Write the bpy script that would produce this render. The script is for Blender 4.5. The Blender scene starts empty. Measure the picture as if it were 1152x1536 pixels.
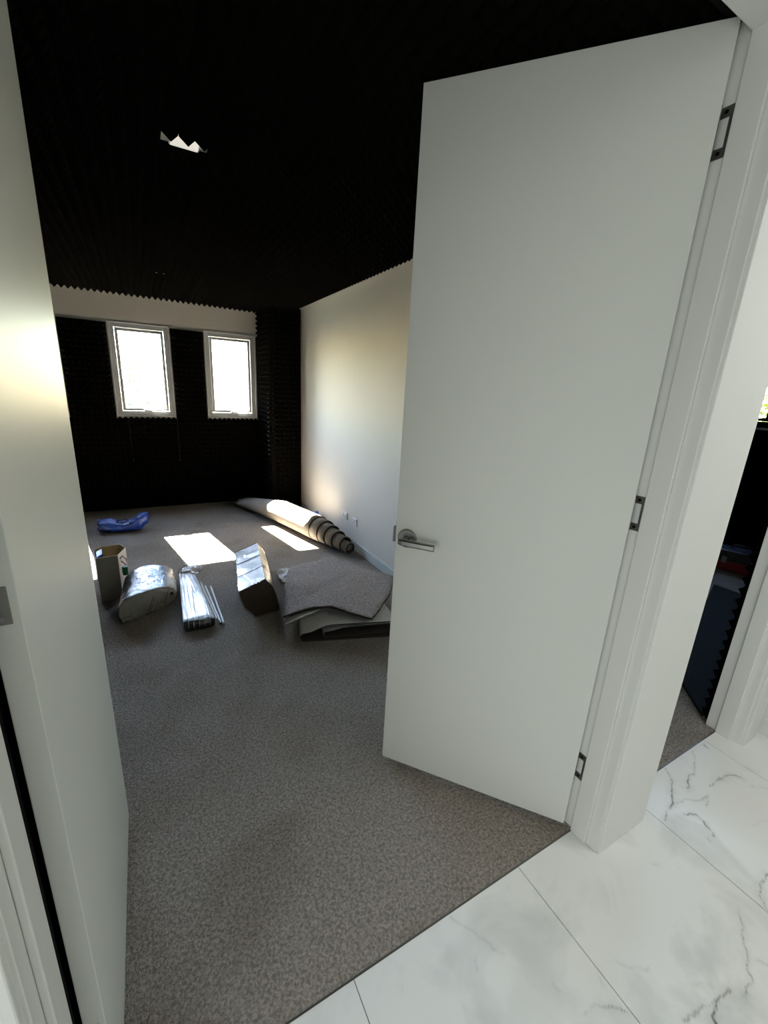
import bpy, bmesh, math, random
from mathutils import Vector, Matrix, noise
random.seed(7)
C = bpy.context.scene.collection
SC = bpy.context.scene

# ------------------------------------------------------------------ camera
cam_d = bpy.data.cameras.new('camera'); cam = bpy.data.objects.new('camera', cam_d); C.objects.link(cam)
cam_d.sensor_fit = 'VERTICAL'; cam_d.sensor_height = 36.0
cam_d.lens = 632.82 / 1536 * 36.0
cam_d.clip_start = 0.02
pit, rol, yaw = -0.2777, 0.0528, -0.5214
f = Vector((-math.sin(yaw) * math.cos(pit), math.cos(yaw) * math.cos(pit), math.sin(pit)))
r0 = Vector((math.cos(yaw), math.sin(yaw), 0)); u0 = r0.cross(f)
rr = r0 * math.cos(rol) + u0 * math.sin(rol); uu = -r0 * math.sin(rol) + u0 * math.cos(rol)
cam.matrix_world = Matrix((( rr.x, uu.x, -f.x, -1.2447), (rr.y, uu.y, -f.y, -0.6547), (rr.z, uu.z, -f.z, 1.5118), (0, 0, 0, 1)))
SC.camera = cam

# ------------------------------------------------------------------ sky, sun, lamps, exposure
SUN_DIR = Vector((0.185, -1.0, -0.945)).normalized()
w = bpy.data.worlds.new('world'); SC.world = w; w.use_nodes = True
nt = w.node_tree; nt.nodes.clear()
sky = nt.nodes.new('ShaderNodeTexSky'); sky.sky_type = 'NISHITA'; sky.sun_disc = False; sky.dust_density = 0.3
sky.sun_elevation = math.asin(-SUN_DIR.z); sky.sun_rotation = math.atan2(-SUN_DIR.x, -SUN_DIR.y)
bg = nt.nodes.new('ShaderNodeBackground'); bg.inputs['Strength'].default_value = 4.4
out = nt.nodes.new('ShaderNodeOutputWorld')
tint = nt.nodes.new('ShaderNodeMix'); tint.data_type = 'RGBA'; tint.blend_type = 'MULTIPLY'; tint.inputs[0].default_value = 1.0; tint.inputs[7].default_value = (1.04, 1.0, 0.94, 1)   # hazy, whitish sky
nt.links.new(sky.outputs[0], tint.inputs[6]); nt.links.new(tint.outputs[2], bg.inputs[0]); nt.links.new(bg.outputs[0], out.inputs[0])

sd = bpy.data.lights.new('sun', 'SUN'); sd.energy = 310.0; sd.angle = math.radians(0.6); sd.color = (1.0, 0.93, 0.82)
so = bpy.data.objects.new('sun', sd); C.objects.link(so)
so.rotation_euler = SUN_DIR.to_track_quat('-Z', 'Y').to_euler()

def area(name, loc, target, sx, sy, energy, color=(1, 1, 1), spread=180):
    d = bpy.data.lights.new(name, 'AREA'); d.shape = 'RECTANGLE'; d.size = sx; d.size_y = sy
    d.energy = energy; d.color = color; d.spread = math.radians(spread)
    o = bpy.data.objects.new(name, d); C.objects.link(o); o.location = loc
    o.rotation_euler = (Vector(target) - Vector(loc)).to_track_quat('-Z', 'Y').to_euler()
    return o
# hall: an added, unseen fill light near the ceiling and the daylight of a glazed end of the hall
area('hall_fill', (0.55, -0.85, 2.56), (0.45, -0.75, 0), 0.6, 0.6, 8.0, (1.0, 0.985, 0.95), 150)  # added fill that brightens the left leaf and the pier
area('hall_daylight', (-2.9, -1.40, 0.80), (-0.2, -1.1, 0.40), 2.3, 1.3, 20, (0.98, 1.0, 0.99), 140)
def portal(loc, target, sx, sy):
    o = area('window_portal', loc, target, sx, sy, 1); o.data.cycles.is_portal = True
VS = SC.view_settings
VS.view_transform = 'Standard'; VS.look = 'None'; VS.gamma = 1.0; VS.use_curve_mapping = False
VS.exposure = 0.5
SC.cycles.max_bounces = 10; SC.cycles.diffuse_bounces = 6; SC.cycles.transparent_max_bounces = 12
SC.cycles.sample_clamp_indirect = 6.0; SC.cycles.caustics_refractive = False; SC.cycles.caustics_reflective = False

# ------------------------------------------------------------------ materials
def new_mat(name):
    m = bpy.data.materials.new(name); m.use_nodes = True
    n = m.node_tree.nodes; return m, n, m.node_tree.links, n['Principled BSDF']
def mat(name, col, rough=0.5, metal=0.0, bump=0.0, bscale=50.0, var=0.0, vscale=3.0, coat=0.0, spec=0.5, bdist=0.01, col2=None, detail=4.0):
    m, n, l, b = new_mat(name)
    b.inputs['Base Color'].default_value = (*col, 1); b.inputs['Roughness'].default_value = rough
    b.inputs['Metallic'].default_value = metal; b.inputs['Coat Weight'].default_value = coat
    b.inputs['Specular IOR Level'].default_value = spec
    tc = n.new('ShaderNodeTexCoord')
    if var or col2:
        t = n.new('ShaderNodeTexNoise'); t.inputs['Scale'].default_value = vscale; t.inputs['Detail'].default_value = 5
        l.new(tc.outputs['Object'], t.inputs['Vector'])
        rp = n.new('ShaderNodeValToRGB'); l.new(t.outputs[0], rp.inputs[0])
        c2 = col2 or tuple(c * (1 - var) for c in col)
        rp.color_ramp.elements[0].position = 0.35; rp.color_ramp.elements[1].position = 0.65
        rp.color_ramp.elements[0].color = (*c2, 1); rp.color_ramp.elements[1].color = (*col, 1)
        l.new(rp.outputs[0], b.inputs['Base Color'])
    if bump:
        t2 = n.new('ShaderNodeTexNoise'); t2.inputs['Scale'].default_value = bscale; t2.inputs['Detail'].default_value = detail
        l.new(tc.outputs['Object'], t2.inputs['Vector'])
        bm_ = n.new('ShaderNodeBump'); bm_.inputs['Strength'].default_value = bump; bm_.inputs['Distance'].default_value = bdist
        l.new(t2.outputs[0], bm_.inputs['Height']); l.new(bm_.outputs[0], b.inputs['Normal'])
    return m

M = {}
M['door'] = mat('door_paint', (0.60, 0.615, 0.58), 0.45, spec=0.12)
M['trim'] = mat('trim_paint', (0.66, 0.67, 0.64), 0.40)
M['wall'] = mat('wall_paint', (0.80, 0.755, 0.69), 0.68, spec=0.2, bump=0.05, bscale=160, bdist=0.002, var=0.05, vscale=1.3)
M['hallwall'] = mat('hall_wall_paint', (0.68, 0.69, 0.66), 0.6, bump=0.04, bscale=160, bdist=0.002)
fm_ = bpy.data.materials.new('black_acoustic_foam'); fm_.use_nodes = True; fn_ = fm_.node_tree.nodes; fn_.remove(fn_['Principled BSDF'])
fd_ = fn_.new('ShaderNodeBsdfDiffuse'); fd_.inputs[0].default_value = (0.0038, 0.0035, 0.0029, 1); fm_.node_tree.links.new(fd_.outputs[0], fn_['Material Output'].inputs[0]); M['foam'] = fm_
M['plain_black'] = mat('matt_black', (0.004, 0.004, 0.004), 0.9, spec=0.1)
M['steel'] = mat('satin_steel', (0.27, 0.27, 0.26), 0.36, 1.0, bump=0.03, bscale=300)
M['darksteel'] = mat('hinge_steel', (0.20, 0.195, 0.18), 0.42, 0.9)
M['alu'] = mat('silver_window_aluminium', (0.52, 0.52, 0.52), 0.45, 0.15)
M['white'] = mat('white_plastic', (0.75, 0.75, 0.73), 0.35)
M['board'] = mat('kraft_board', (0.50, 0.40, 0.27), 0.7, var=0.12, vscale=20)
M['greycard'] = mat('grey_printed_card', (0.32, 0.295, 0.25), 0.55, var=0.1, vscale=14)
M['whitecard'] = mat('white_card', (0.72, 0.67, 0.64), 0.5)
M['tan'] = mat('tan_card_inside', (0.78, 0.58, 0.30), 0.7, var=0.2, vscale=25)
M['bluebag'] = mat('blue_woven_plastic', (0.009, 0.048, 0.31), 0.38, bump=0.5, bscale=26, bdist=0.02, var=0.45, vscale=18)
M['bluefoil'] = mat('blue_foil', (0.05, 0.09, 0.28), 0.25, 0.3)
M['whiteprint'] = mat('white_print', (0.55, 0.62, 0.75), 0.5)
M['handle'] = mat('dark_webbing', (0.010, 0.010, 0.028), 0.7)
M['purple'] = mat('purple_cord', (0.12, 0.02, 0.12), 0.5)
M['green'] = mat('green_plastic', (0.005, 0.13, 0.045), 0.35)
M['beigefoam'] = mat('beige_sheet_stack', (0.60, 0.55, 0.47), 0.7, var=0.18, vscale=9, bump=0.2, bscale=20)
M['brown'] = mat('brown_cardboard', (0.062, 0.034, 0.017), 0.65, var=0.25, vscale=12)
M['stick'] = mat('white_edge_strip', (0.78, 0.78, 0.77), 0.3)
M['darkend'] = mat('dark_plastic_end', (0.03, 0.03, 0.03), 0.35)
M['backing'] = mat('carpet_backing', (0.33, 0.29, 0.245), 0.8, bump=0.35, bscale=140, bdist=0.004, var=0.12, vscale=30)
M['greyback'] = mat('grey_carpet_backing', (0.74, 0.74, 0.72), 0.7, bump=0.3, bscale=120, bdist=0.004, var=0.12, vscale=40)
M['pile'] = mat('offcut_pile', (0.58, 0.505, 0.465), 0.95, bump=1.0, bscale=70, bdist=0.03, col2=(0.32, 0.275, 0.25), vscale=85, spec=0.1)
M['piledark'] = mat('offcut_pile_edge_shade', (0.055, 0.046, 0.040), 0.95, bump=0.8, bscale=160, spec=0.1)  # dark pile edges, also paints the shade inside folds and under sheets
M['paper'] = mat('white_paper', (0.70, 0.70, 0.70), 0.6)
M['navy'] = mat('navy_sheet', (0.0065, 0.006, 0.0055), 0.85, spec=.2, var=0.2, vscale=4)
M['red'] = mat('red_plastic', (0.30, 0.012, 0.008), 0.3)
M['leaf'] = mat('leaf_green', (0.11, 0.135, 0.09), 0.6, col2=(0.14, 0.15, 0.10), vscale=1.2)
M['leaf_bright'] = mat('yellow_green_leaf', (0.07, 0.12, 0.02), 0.6, col2=(0.22, 0.20, 0.02), vscale=1.5)
M['bark'] = mat('bark', (0.16, 0.12, 0.08), 0.9)
M['ground'] = mat('garden_ground', (0.12, 0.135, 0.11), 0.95, var=0.3, vscale=2)
M['grout'] = mat('grout', (0.33, 0.33, 0.31), 0.9)
m, n, l, b = new_mat('lamp_diffuser'); M['lamp'] = m
b.inputs['Base Color'].default_value = (.8, .79, .74, 1); b.inputs['Emission Color'].default_value = (1, 0.95, 0.85, 1); b.inputs['Emission Strength'].default_value = 0.42

# carpet: looped pile with worn, dirty patches
def carpet(name, c1, c2, stain):
    m, n, l, b = new_mat(name)
    b.inputs['Roughness'].default_value = 0.95; b.inputs['Specular IOR Level'].default_value = 0.1
    tc = n.new('ShaderNodeTexCoord')
    def nz(scale, detail=4, dist=0.0):
        t = n.new('ShaderNodeTexNoise'); t.inputs['Scale'].default_value = scale; t.inputs['Detail'].default_value = detail
        t.inputs['Distortion'].default_value = dist; l.new(tc.outputs['Object'], t.inputs['Vector']); return t
    tuft = nz(115, 3, 0.6); fine = nz(420, 2); big = nz(2.6, 5, 0.4)
    rp = n.new('ShaderNodeValToRGB'); l.new(tuft.outputs[0], rp.inputs[0])
    rp.color_ramp.elements[0].position = 0.38; rp.color_ramp.elements[0].color = (*c2, 1)
    rp.color_ramp.elements[1].position = 0.62; rp.color_ramp.elements[1].color = (*c1, 1)
    rp2 = n.new('ShaderNodeValToRGB'); l.new(big.outputs[0], rp2.inputs[0])
    rp2.color_ramp.elements[0].position = 0.36; rp2.color_ramp.elements[0].color = (*stain, 1)
    rp2.color_ramp.elements[1].position = 0.55; rp2.color_ramp.elements[1].color = (1, 1, 1, 1)
    mx = n.new('ShaderNodeMix'); mx.data_type = 'RGBA'; mx.blend_type = 'MULTIPLY'; mx.inputs[0].default_value = 1
    l.new(rp.outputs[0], mx.inputs[6]); l.new(rp2.outputs[0], mx.inputs[7]); l.new(mx.outputs[2], b.inputs['Base Color'])
    ad0 = n.new('ShaderNodeMath'); ad0.operation = 'MULTIPLY_ADD'; ad0.inputs[1].default_value = 0.45
    l.new(fine.outputs[0], ad0.inputs[0]); l.new(tuft.outputs[0], ad0.inputs[2])
    rip = nz(30, 4, 1.5); ad = n.new('ShaderNodeMath'); ad.operation = 'MULTIPLY_ADD'; ad.inputs[1].default_value = 1.1
    l.new(rip.outputs[0], ad.inputs[0]); l.new(ad0.outputs[0], ad.inputs[2])
    bp = n.new('ShaderNodeBump'); bp.inputs['Strength'].default_value = 1.0; bp.inputs['Distance'].default_value = 0.034
    l.new(ad.outputs[0], bp.inputs['Height']); l.new(bp.outputs[0], b.inputs['Normal'])
    return m
M['carpet'] = carpet('grey_beige_carpet', (0.68, 0.605, 0.53), (0.37, 0.326, 0.279), (0.84, 0.82, 0.78))

# white marble tile: veins are a vertex attribute broken up by noise
m, n, l, b = new_mat('marble_tile'); M['tile'] = m
b.inputs['Roughness'].default_value = 0.14
at = n.new('ShaderNodeAttribute'); at.attribute_name = 'vein'
tc = n.new('ShaderNodeTexCoord')
t1 = n.new('ShaderNodeTexNoise'); t1.inputs['Scale'].default_value = 26; t1.inputs['Detail'].default_value = 6; l.new(tc.outputs['Object'], t1.inputs['Vector'])
t2 = n.new('ShaderNodeTexNoise'); t2.inputs['Scale'].default_value = 3.2; t2.inputs['Detail'].default_value = 6; t2.inputs['Distortion'].default_value = 1.2; l.new(tc.outputs['Object'], t2.inputs['Vector'])
mr = n.new('ShaderNodeMapRange'); mr.inputs[1].default_value = 0.3; mr.inputs[2].default_value = 0.6; mr.inputs[3].default_value = 0.45; l.new(t1.outputs[0], mr.inputs[0])
mu = n.new('ShaderNodeMath'); mu.operation = 'MULTIPLY'; l.new(at.outputs['Fac'], mu.inputs[0]); l.new(mr.outputs[0], mu.inputs[1])
cl = n.new('ShaderNodeValToRGB'); l.new(t2.outputs[0], cl.inputs[0])
cl.color_ramp.elements[0].position = 0.33; cl.color_ramp.elements[0].color = (0.66, 0.67, 0.66, 1)
cl.color_ramp.elements[1].position = 0.5; cl.color_ramp.elements[1].color = (0.80, 0.805, 0.79, 1)
mx = n.new('ShaderNodeMix'); mx.data_type = 'RGBA'; l.new(mu.outputs[0], mx.inputs[0]); l.new(cl.outputs[0], mx.inputs[6]); mx.inputs[7].default_value = (0.06, 0.06, 0.06, 1)
l.new(mx.outputs[2], b.inputs['Base Color'])

# window glass and clear wrapping film
def clear(name, tint, refl, rough, bump=0.0, bscale=20, msc=(1, 0.45, 1)):
    m = bpy.data.materials.new(name); m.use_nodes = True; n = m.node_tree.nodes; l = m.node_tree.links; n.clear()
    o = n.new('ShaderNodeOutputMaterial'); mixs = n.new('ShaderNodeMixShader'); tr = n.new('ShaderNodeBsdfTransparent'); gl = n.new('ShaderNodeBsdfGlossy')
    tr.inputs[0].default_value = (*tint, 1); gl.inputs['Roughness'].default_value = rough
    fr = n.new('ShaderNodeLayerWeight'); fr.inputs[0].default_value = 0.5
    pw = n.new('ShaderNodeMath'); pw.operation = 'POWER'; pw.inputs[1].default_value = 5.0; l.new(fr.outputs['Facing'], pw.inputs[0])
    ma = n.new('ShaderNodeMath'); ma.operation = 'MULTIPLY_ADD'; ma.use_clamp = True; ma.inputs[1].default_value = 0.9; ma.inputs[2].default_value = 0.04 * refl
    l.new(pw.outputs[0], ma.inputs[0]); l.new(ma.outputs[0], mixs.inputs[0]); l.new(tr.outputs[0], mixs.inputs[1]); l.new(gl.outputs[0], mixs.inputs[2]); l.new(mixs.outputs[0], o.inputs[0])
    if bump:
        tc = n.new('ShaderNodeTexCoord'); mp = n.new('ShaderNodeMapping'); mp.inputs['Scale'].default_value = msc
        t = n.new('ShaderNodeTexNoise'); t.inputs['Scale'].default_value = bscale; t.inputs['Detail'].default_value = 3; t.inputs['Distortion'].default_value = 1.0
        l.new(tc.outputs['Object'], mp.inputs[0]); l.new(mp.outputs[0], t.inputs['Vector'])
        bp = n.new('ShaderNodeBump'); bp.inputs['Strength'].default_value = bump; bp.inputs['Distance'].default_value = 0.03
        l.new(t.outputs[0], bp.inputs['Height']); l.new(bp.outputs[0], gl.inputs['Normal']); l.new(bp.outputs[0], fr.inputs['Normal'])
    return m
M['glass'] = clear('window_glass', (0.96, 0.98, 0.97), 1.0, 0.0)
M['film_streak'] = clear('clear_plastic_sleeve', (0.90, 0.90, 0.91), 2.5, 0.16, 0.35, 34, (1, .06, 1))
M['film_smooth'] = clear('clear_plastic_carton_wrap', (0.90, 0.90, 0.90), 2.0, 0.12, 0.25, 9)
M['film'] = clear('clear_plastic_film', (0.88, 0.89, 0.90), 3.0, 0.14, 0.8, 26)

# ------------------------------------------------------------------ helpers
class MB:
    def __init__(s): s.v = []; s.f = []; s.mi = []
    def add(s, v, f, mi=0):
        o = len(s.v); s.v += [tuple(p) for p in v]; s.f += [tuple(i + o for i in q) for q in f]; s.mi += [mi] * len(f); return s
    def box(s, a, b_, mi=0):
        x0, y0, z0 = a; x1, y1, z1 = b_
        return s.add([(x0, y0, z0), (x1, y0, z0), (x1, y1, z0), (x0, y1, z0), (x0, y0, z1), (x1, y0, z1), (x1, y1, z1), (x0, y1, z1)],
                     [(0, 3, 2, 1), (4, 5, 6, 7), (0, 1, 5, 4), (1, 2, 6, 5), (2, 3, 7, 6), (3, 0, 4, 7)], mi)
    def loft(s, rings, cap=True, closed=True, mi=0):
        o = len(s.v); k = len(rings[0])
        for r in rings: s.v += [tuple(p) for p in r]
        for i in range(len(rings) - 1):
            for j in range(k if closed else k - 1):
                a = o + i * k + j; b_ = o + i * k + (j + 1) % k
                s.f.append((a, b_, b_ + k, a + k)); s.mi.append(mi)
        if cap:
            s.f.append(tuple(o + j for j in reversed(range(k)))); s.mi.append(mi)
            s.f.append(tuple(o + (len(rings) - 1) * k + j for j in range(k))); s.mi.append(mi)
        return s
    def tube(s, pts, r, k=10, mi=0, cap=True):
        pts = [Vector(p) for p in pts]; rings = []
        for i, p in enumerate(pts):
            d = (pts[min(i + 1, len(pts) - 1)] - pts[max(i - 1, 0)]).normalized()
            a = d.cross(Vector((0, 0, 1))); a = a.normalized() if a.length > 1e-4 else Vector((1, 0, 0)); b_ = a.cross(d)
            ri = r[i] if isinstance(r, (list, tuple)) else r
            rings.append([p + a * ri * math.cos(t) + b_ * ri * math.sin(t) for t in [2 * math.pi * j / k for j in range(k)]])
        return s.loft(rings, cap, True, mi)
    def prism(s, poly, z0, z1, mi=0):     # plan polygon, extruded in z
        return s.loft([[(x, y, z0) for x, y in poly], [(x, y, z1) for x, y in poly]], True, True, mi)

def link(name, mb, mats, parent=None, bevel=0.0, smooth=False, seg=2, recalc=True):
    me = bpy.data.meshes.new(name)
    if isinstance(mb, MB):
        me.from_pydata(mb.v, [], mb.f)
        for p, i in zip(me.polygons, mb.mi): p.material_index = i
    else: me = mb
    if recalc or bevel:
        bm = bmesh.new(); bm.from_mesh(me)
        if recalc: bmesh.ops.recalc_face_normals(bm, faces=bm.faces)
        if bevel:
            ed = [e for e in bm.edges if len(e.link_faces) == 2 and e.calc_face_angle(0) > 0.5]
            bmesh.ops.bevel(bm, geom=ed, offset=bevel, segments=seg, profile=0.5, affect='EDGES', clamp_overlap=True)
        bm.to_mesh(me); bm.free()
    for m_ in (mats if isinstance(mats, (list, tuple)) else [mats]): me.materials.append(m_)
    o = bpy.data.objects.new(name, me); C.objects.link(o)
    if parent: o.parent = parent
    if smooth:
        for p in me.polygons: p.use_smooth = True
    return o
def tag(o, label=None, cat=None, kind=None, group=None):
    if label: o['label'] = label
    if cat: o['category'] = cat
    if kind: o['kind'] = kind
    if group: o['group'] = group
    return o
def empty(name, loc, label, cat, rotz=0, kind=None, group=None):
    o = bpy.data.objects.new(name, None); C.objects.link(o); o.location = loc; o.rotation_euler = (0, 0, rotz); o.empty_display_size = 0.05
    return tag(o, label, cat, kind, group)
def local(o):                                     # inverse of a parent placed at loc / rotz
    return (Matrix.Translation(o.location) @ Matrix.Rotation(o.rotation_euler.z, 4, 'Z')).inverted()
def world_mb(mb, root):                           # world coordinates -> the root's local frame
    mt = local(root); mb.v = [tuple(mt @ Vector(p)) for p in mb.v]; return mb

# ------------------------------------------------------------------ acoustic foam tiles
PITCH = 0.0556; FB, FH = 0.020, 0.036
_fc = {}
def foam_mesh(nx, ny, px, py, skip=()):
    key = (nx, ny, round(px, 4), round(py, 4), tuple(sorted(skip)))
    if key in _fc: return _fc[key]
    v = []; fc = []
    g = lambda i, j: j * (nx + 1) + i
    for j in range(ny + 1):
        for i in range(nx + 1): v.append((i * px, j * py, FB))
    for j in range(ny):
        for i in range(nx):
            if (i, j) in skip: continue
            a = len(v); v.append(((i + .5) * px, (j + .5) * py, FB + FH))
            q = [g(i, j), g(i + 1, j), g(i + 1, j + 1), g(i, j + 1)]
            for k in range(4): fc.append((q[k], q[(k + 1) % 4], a))
            for k, (di, dj) in enumerate(((0, -1), (1, 0), (0, 1), (-1, 0))):
                ii, jj = i + di, j + dj
                if not (0 <= ii < nx and 0 <= jj < ny) or (ii, jj) in skip:
                    p0, p1 = v[q[k]], v[q[(k + 1) % 4]]
                    o = len(v); v += [(p0[0], p0[1], 0), (p1[0], p1[1], 0)]
                    fc.append((o, o + 1, q[(k + 1) % 4], q[k]))
    me = bpy.data.meshes.new('foam_tile'); me.from_pydata(v, [], fc); me.materials.append(M['foam'])
    _fc[key] = me; return me
def foam(parent, O, U, V, N, W, H, step=0.5004, holes=(), gap=0.0, shrink=None):
    """cover the W x H rectangle at O (axes U, V, outward N) with foam tiles, children of parent"""
    O, U, V, N = Vector(O), Vector(U), Vector(V), Vector(N)
    nxs = max(1, round(W / step)); nys = max(1, round(H / step))
    nx_all = max(nxs, round(W / PITCH)); ny_all = max(nys, round(H / PITCH))
    px, py = W / nx_all, H / ny_all
    cx = [round(k * nx_all / nxs) for k in range(nxs + 1)]; cy = [round(k * ny_all / nys) for k in range(nys + 1)]
    for a in range(nxs):
        for b_ in range(nys):
            sk = [(i - cx[a], j - cy[b_]) for (i, j) in holes if cx[a] <= i < cx[a + 1] and cy[b_] <= j < cy[b_ + 1]]
            me = foam_mesh(cx[a + 1] - cx[a], cy[b_ + 1] - cy[b_], px, py, sk)
            o = bpy.data.objects.new('foam_tile', me); C.objects.link(o); o.parent = parent
            s = 1 - (shrink or {}).get((a, b_), 0.0)
            P = O + U * (cx[a] * px) + V * (cy[b_] * py)
            o.matrix_local = Matrix(((U.x * s, V.x, N.x, P.x), (U.y * s, V.y, N.y, P.y), (U.z * s, V.z, N.z, P.z), (0, 0, 0, 1)))

# ------------------------------------------------------------------ dimensions
YB, XR, XL, ZC = 5.094, 0.469, -3.0, 2.40          # window wall, right wall, left wall, ceiling
YP, XP = 4.53, 0.120                               # pier front and left side (plaster)
YH = -0.096                                        # hall face of the doorway wall
LX = -1.4625                                       # left jamb
HX = 1.265                                         # hall side wall
HT = 2.345                                         # head of the door openings
W3 = -2.53
WINS = [(-0.527, 0.061), (-1.489, -0.900), (W3, W3 + 0.588)]
WZ0, WZ1 = 1.097, 2.095

# ------------------------------------------------------------------ room shell
def struct(name, mb, m_, label, cat, **k): return tag(link(name, mb, m_, **k), label, cat, 'structure')
floor = struct('floor', MB().box((XL, -0.0, -0.05), (XR + 0.1, YB + 0.05, 0)), M['carpet'], 'worn grey-beige cut pile carpet covering the room behind the doors', 'floor')

def wall_with_holes(axis, c0, c1, a0, a1, z0, z1, holes):
    mb = MB(); hs = sorted(holes); cur = a0
    def bx(p0, p1, q0, q1):
        if p1 - p0 < 1e-6 or q1 - q0 < 1e-6: return
        if axis == 'y': mb.box((p0, c0, q0), (p1, c1, q1))
        else: mb.box((c0, p0, q0), (c1, p1, q1))
    for h0, h1, hz0, hz1 in hs:
        bx(cur, h0, z0, z1); bx(h0, h1, z0, hz0); bx(h0, h1, hz1, z1); cur = h1
    bx(cur, a1, z0, z1); return mb
wall_back = struct('wall_back', wall_with_holes('y', YB, YB + 0.16, XL, XR + 0.1, 0, ZC, [(a, b_, WZ0, WZ1) for a, b_ in WINS]), M['wall'],
                   'window wall in black foam with a bare cream band on top', 'wall')
wall_right = struct('wall_right', MB().box((XR, 0.06, 0), (XR + 0.1, YB + 0.16, ZC)), M['wall'], 'bare off-white wall on the right beside the carpet roll', 'wall')
wall_left = struct('wall_left', MB().box((XL - 0.1, 0.0, 0), (XL, YB + 0.16, ZC)), M['wall'], 'foam covered wall hidden behind the left door', 'wall')
pillar = struct('wall_corner', MB().box((XP, YP, 0), (XR, YB, ZC)), M['wall'], 'boxed-out corner pier clad in black foam right of the windows', 'wall')
ceiling = struct('ceiling', MB().box((XL, 0.045, ZC), (XR + 0.1, YB + 0.16, ZC + 0.1)), M['wall'], 'ceiling covered all over in black pyramid foam', 'ceiling')

# foam: ceiling (pyramids hang down), with square openings left at the two downlights
X0 = -1.0903 - 34 * PITCH
nx = int((XR - 0.006 - X0) / PITCH); Y0c = 0.0474
hl = []
for (gx, y1) in ((-1.0903, 1.50), (-1.0903, 3.86)):
    i0 = round((gx - X0) / PITCH); j1 = round((y1 - Y0c) / PITCH)
    hl += [(i0 + i, j1 - 1 - j) for i in range(3) for j in range(2)]
ny = int((YB - 0.004 - Y0c) / PITCH)
foam(ceiling, (X0, Y0c, ZC), (1, 0, 0), (0, 1, 0), (0, 0, -1), nx * PITCH, ny * PITCH, holes=hl, shrink={(3, 1): 0.006, (3, 2): .004, (3, 8): .006, (3, 9): .005})
# foam: window wall
xr_b = XP - 0.004
wl = WINS[::-1]
foam(wall_back, (XL + 0.06, YB, 0.002), (1, 0, 0), (0, 0, 1), (0, -1, 0), xr_b - XL - 0.06, 1.064 - 0.002, shrink={(2, 1): .003, (3, 1): .005})
edges = [XL + 0.06] + [e for a, b_ in wl for e in (a - 0.012, b_ + 0.012)] + [xr_b]
for k in range(0, len(edges), 2):
    if edges[k + 1] - edges[k] > 0.03:
        foam(wall_back, (edges[k], YB, 1.064), (1, 0, 0), (0, 0, 1), (0, -1, 0), edges[k + 1] - edges[k], 2.075 - 1.064)
for a_, b_ in wl:                                  # saw-toothed top edge of the foam under each sill
    mb = MB(); n_ = 11; p_ = (b_ - a_ + .02) / n_
    for k in range(n_):
        x = a_ - .01 + k * p_
        mb.loft([[(x, y, 1.060), (x + p_, y, 1.060), (x + p_, y, 1.068), (x + p_ / 2, y, 1.090), (x, y, 1.068)] for y in (YB - .022, YB - .0005)])
    link('foam_edge', mb, M['foam'], wall_back)
# foam: pier left side and front, left wall
foam(pillar, (XP, YP - 0.004, 0.002), (0, 1, 0), (0, 0, 1), (-1, 0, 0), YB - YP - 0.01, 2.376)
foam(pillar, (XP + 0.016, YP, 0.002), (1, 0, 0), (0, 0, 1), (0, -1, 0), XR - XP - 0.020, 2.376)
mb = MB()                                          # torn foam edge at the pier corner: flecks of plaster show between its teeth
def tooth(z0, z1, zm, xv): mb.loft([[(XP + .017, y, z0), (XP + .017, y, z1), (xv, y, z1), (XP + .012 if xv < XP else xv, y, zm), (xv, y, z0)] for y in (YP - .021, YP - .0005)])
z = .002
while z < 2.36:
    if .78 < z < 1.62:
        mb.loft([[(XP + .017, y, z), (XP - .022, y, z + .0001), (XP - .022, y, z + .018), (XP + .008, y, z + .0278), (XP - .022, y, z + .0376), (XP - .022, y, z + .0555), (XP + .017, y, z + .0556)] for y in (YP - .021, YP - .0005)])
    else: mb.box((XP - .022, YP - .021, z), (XP + .017, YP - .0005, z + .0556))
    z += .0556
link('foam_edge', mb, M['foam'], pillar)
foam(wall_left, (XL, YB - 0.06, 0.002), (0, -1, 0), (0, 0, 1), (1, 0, 0), YB - 0.2, 2.32)

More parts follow.
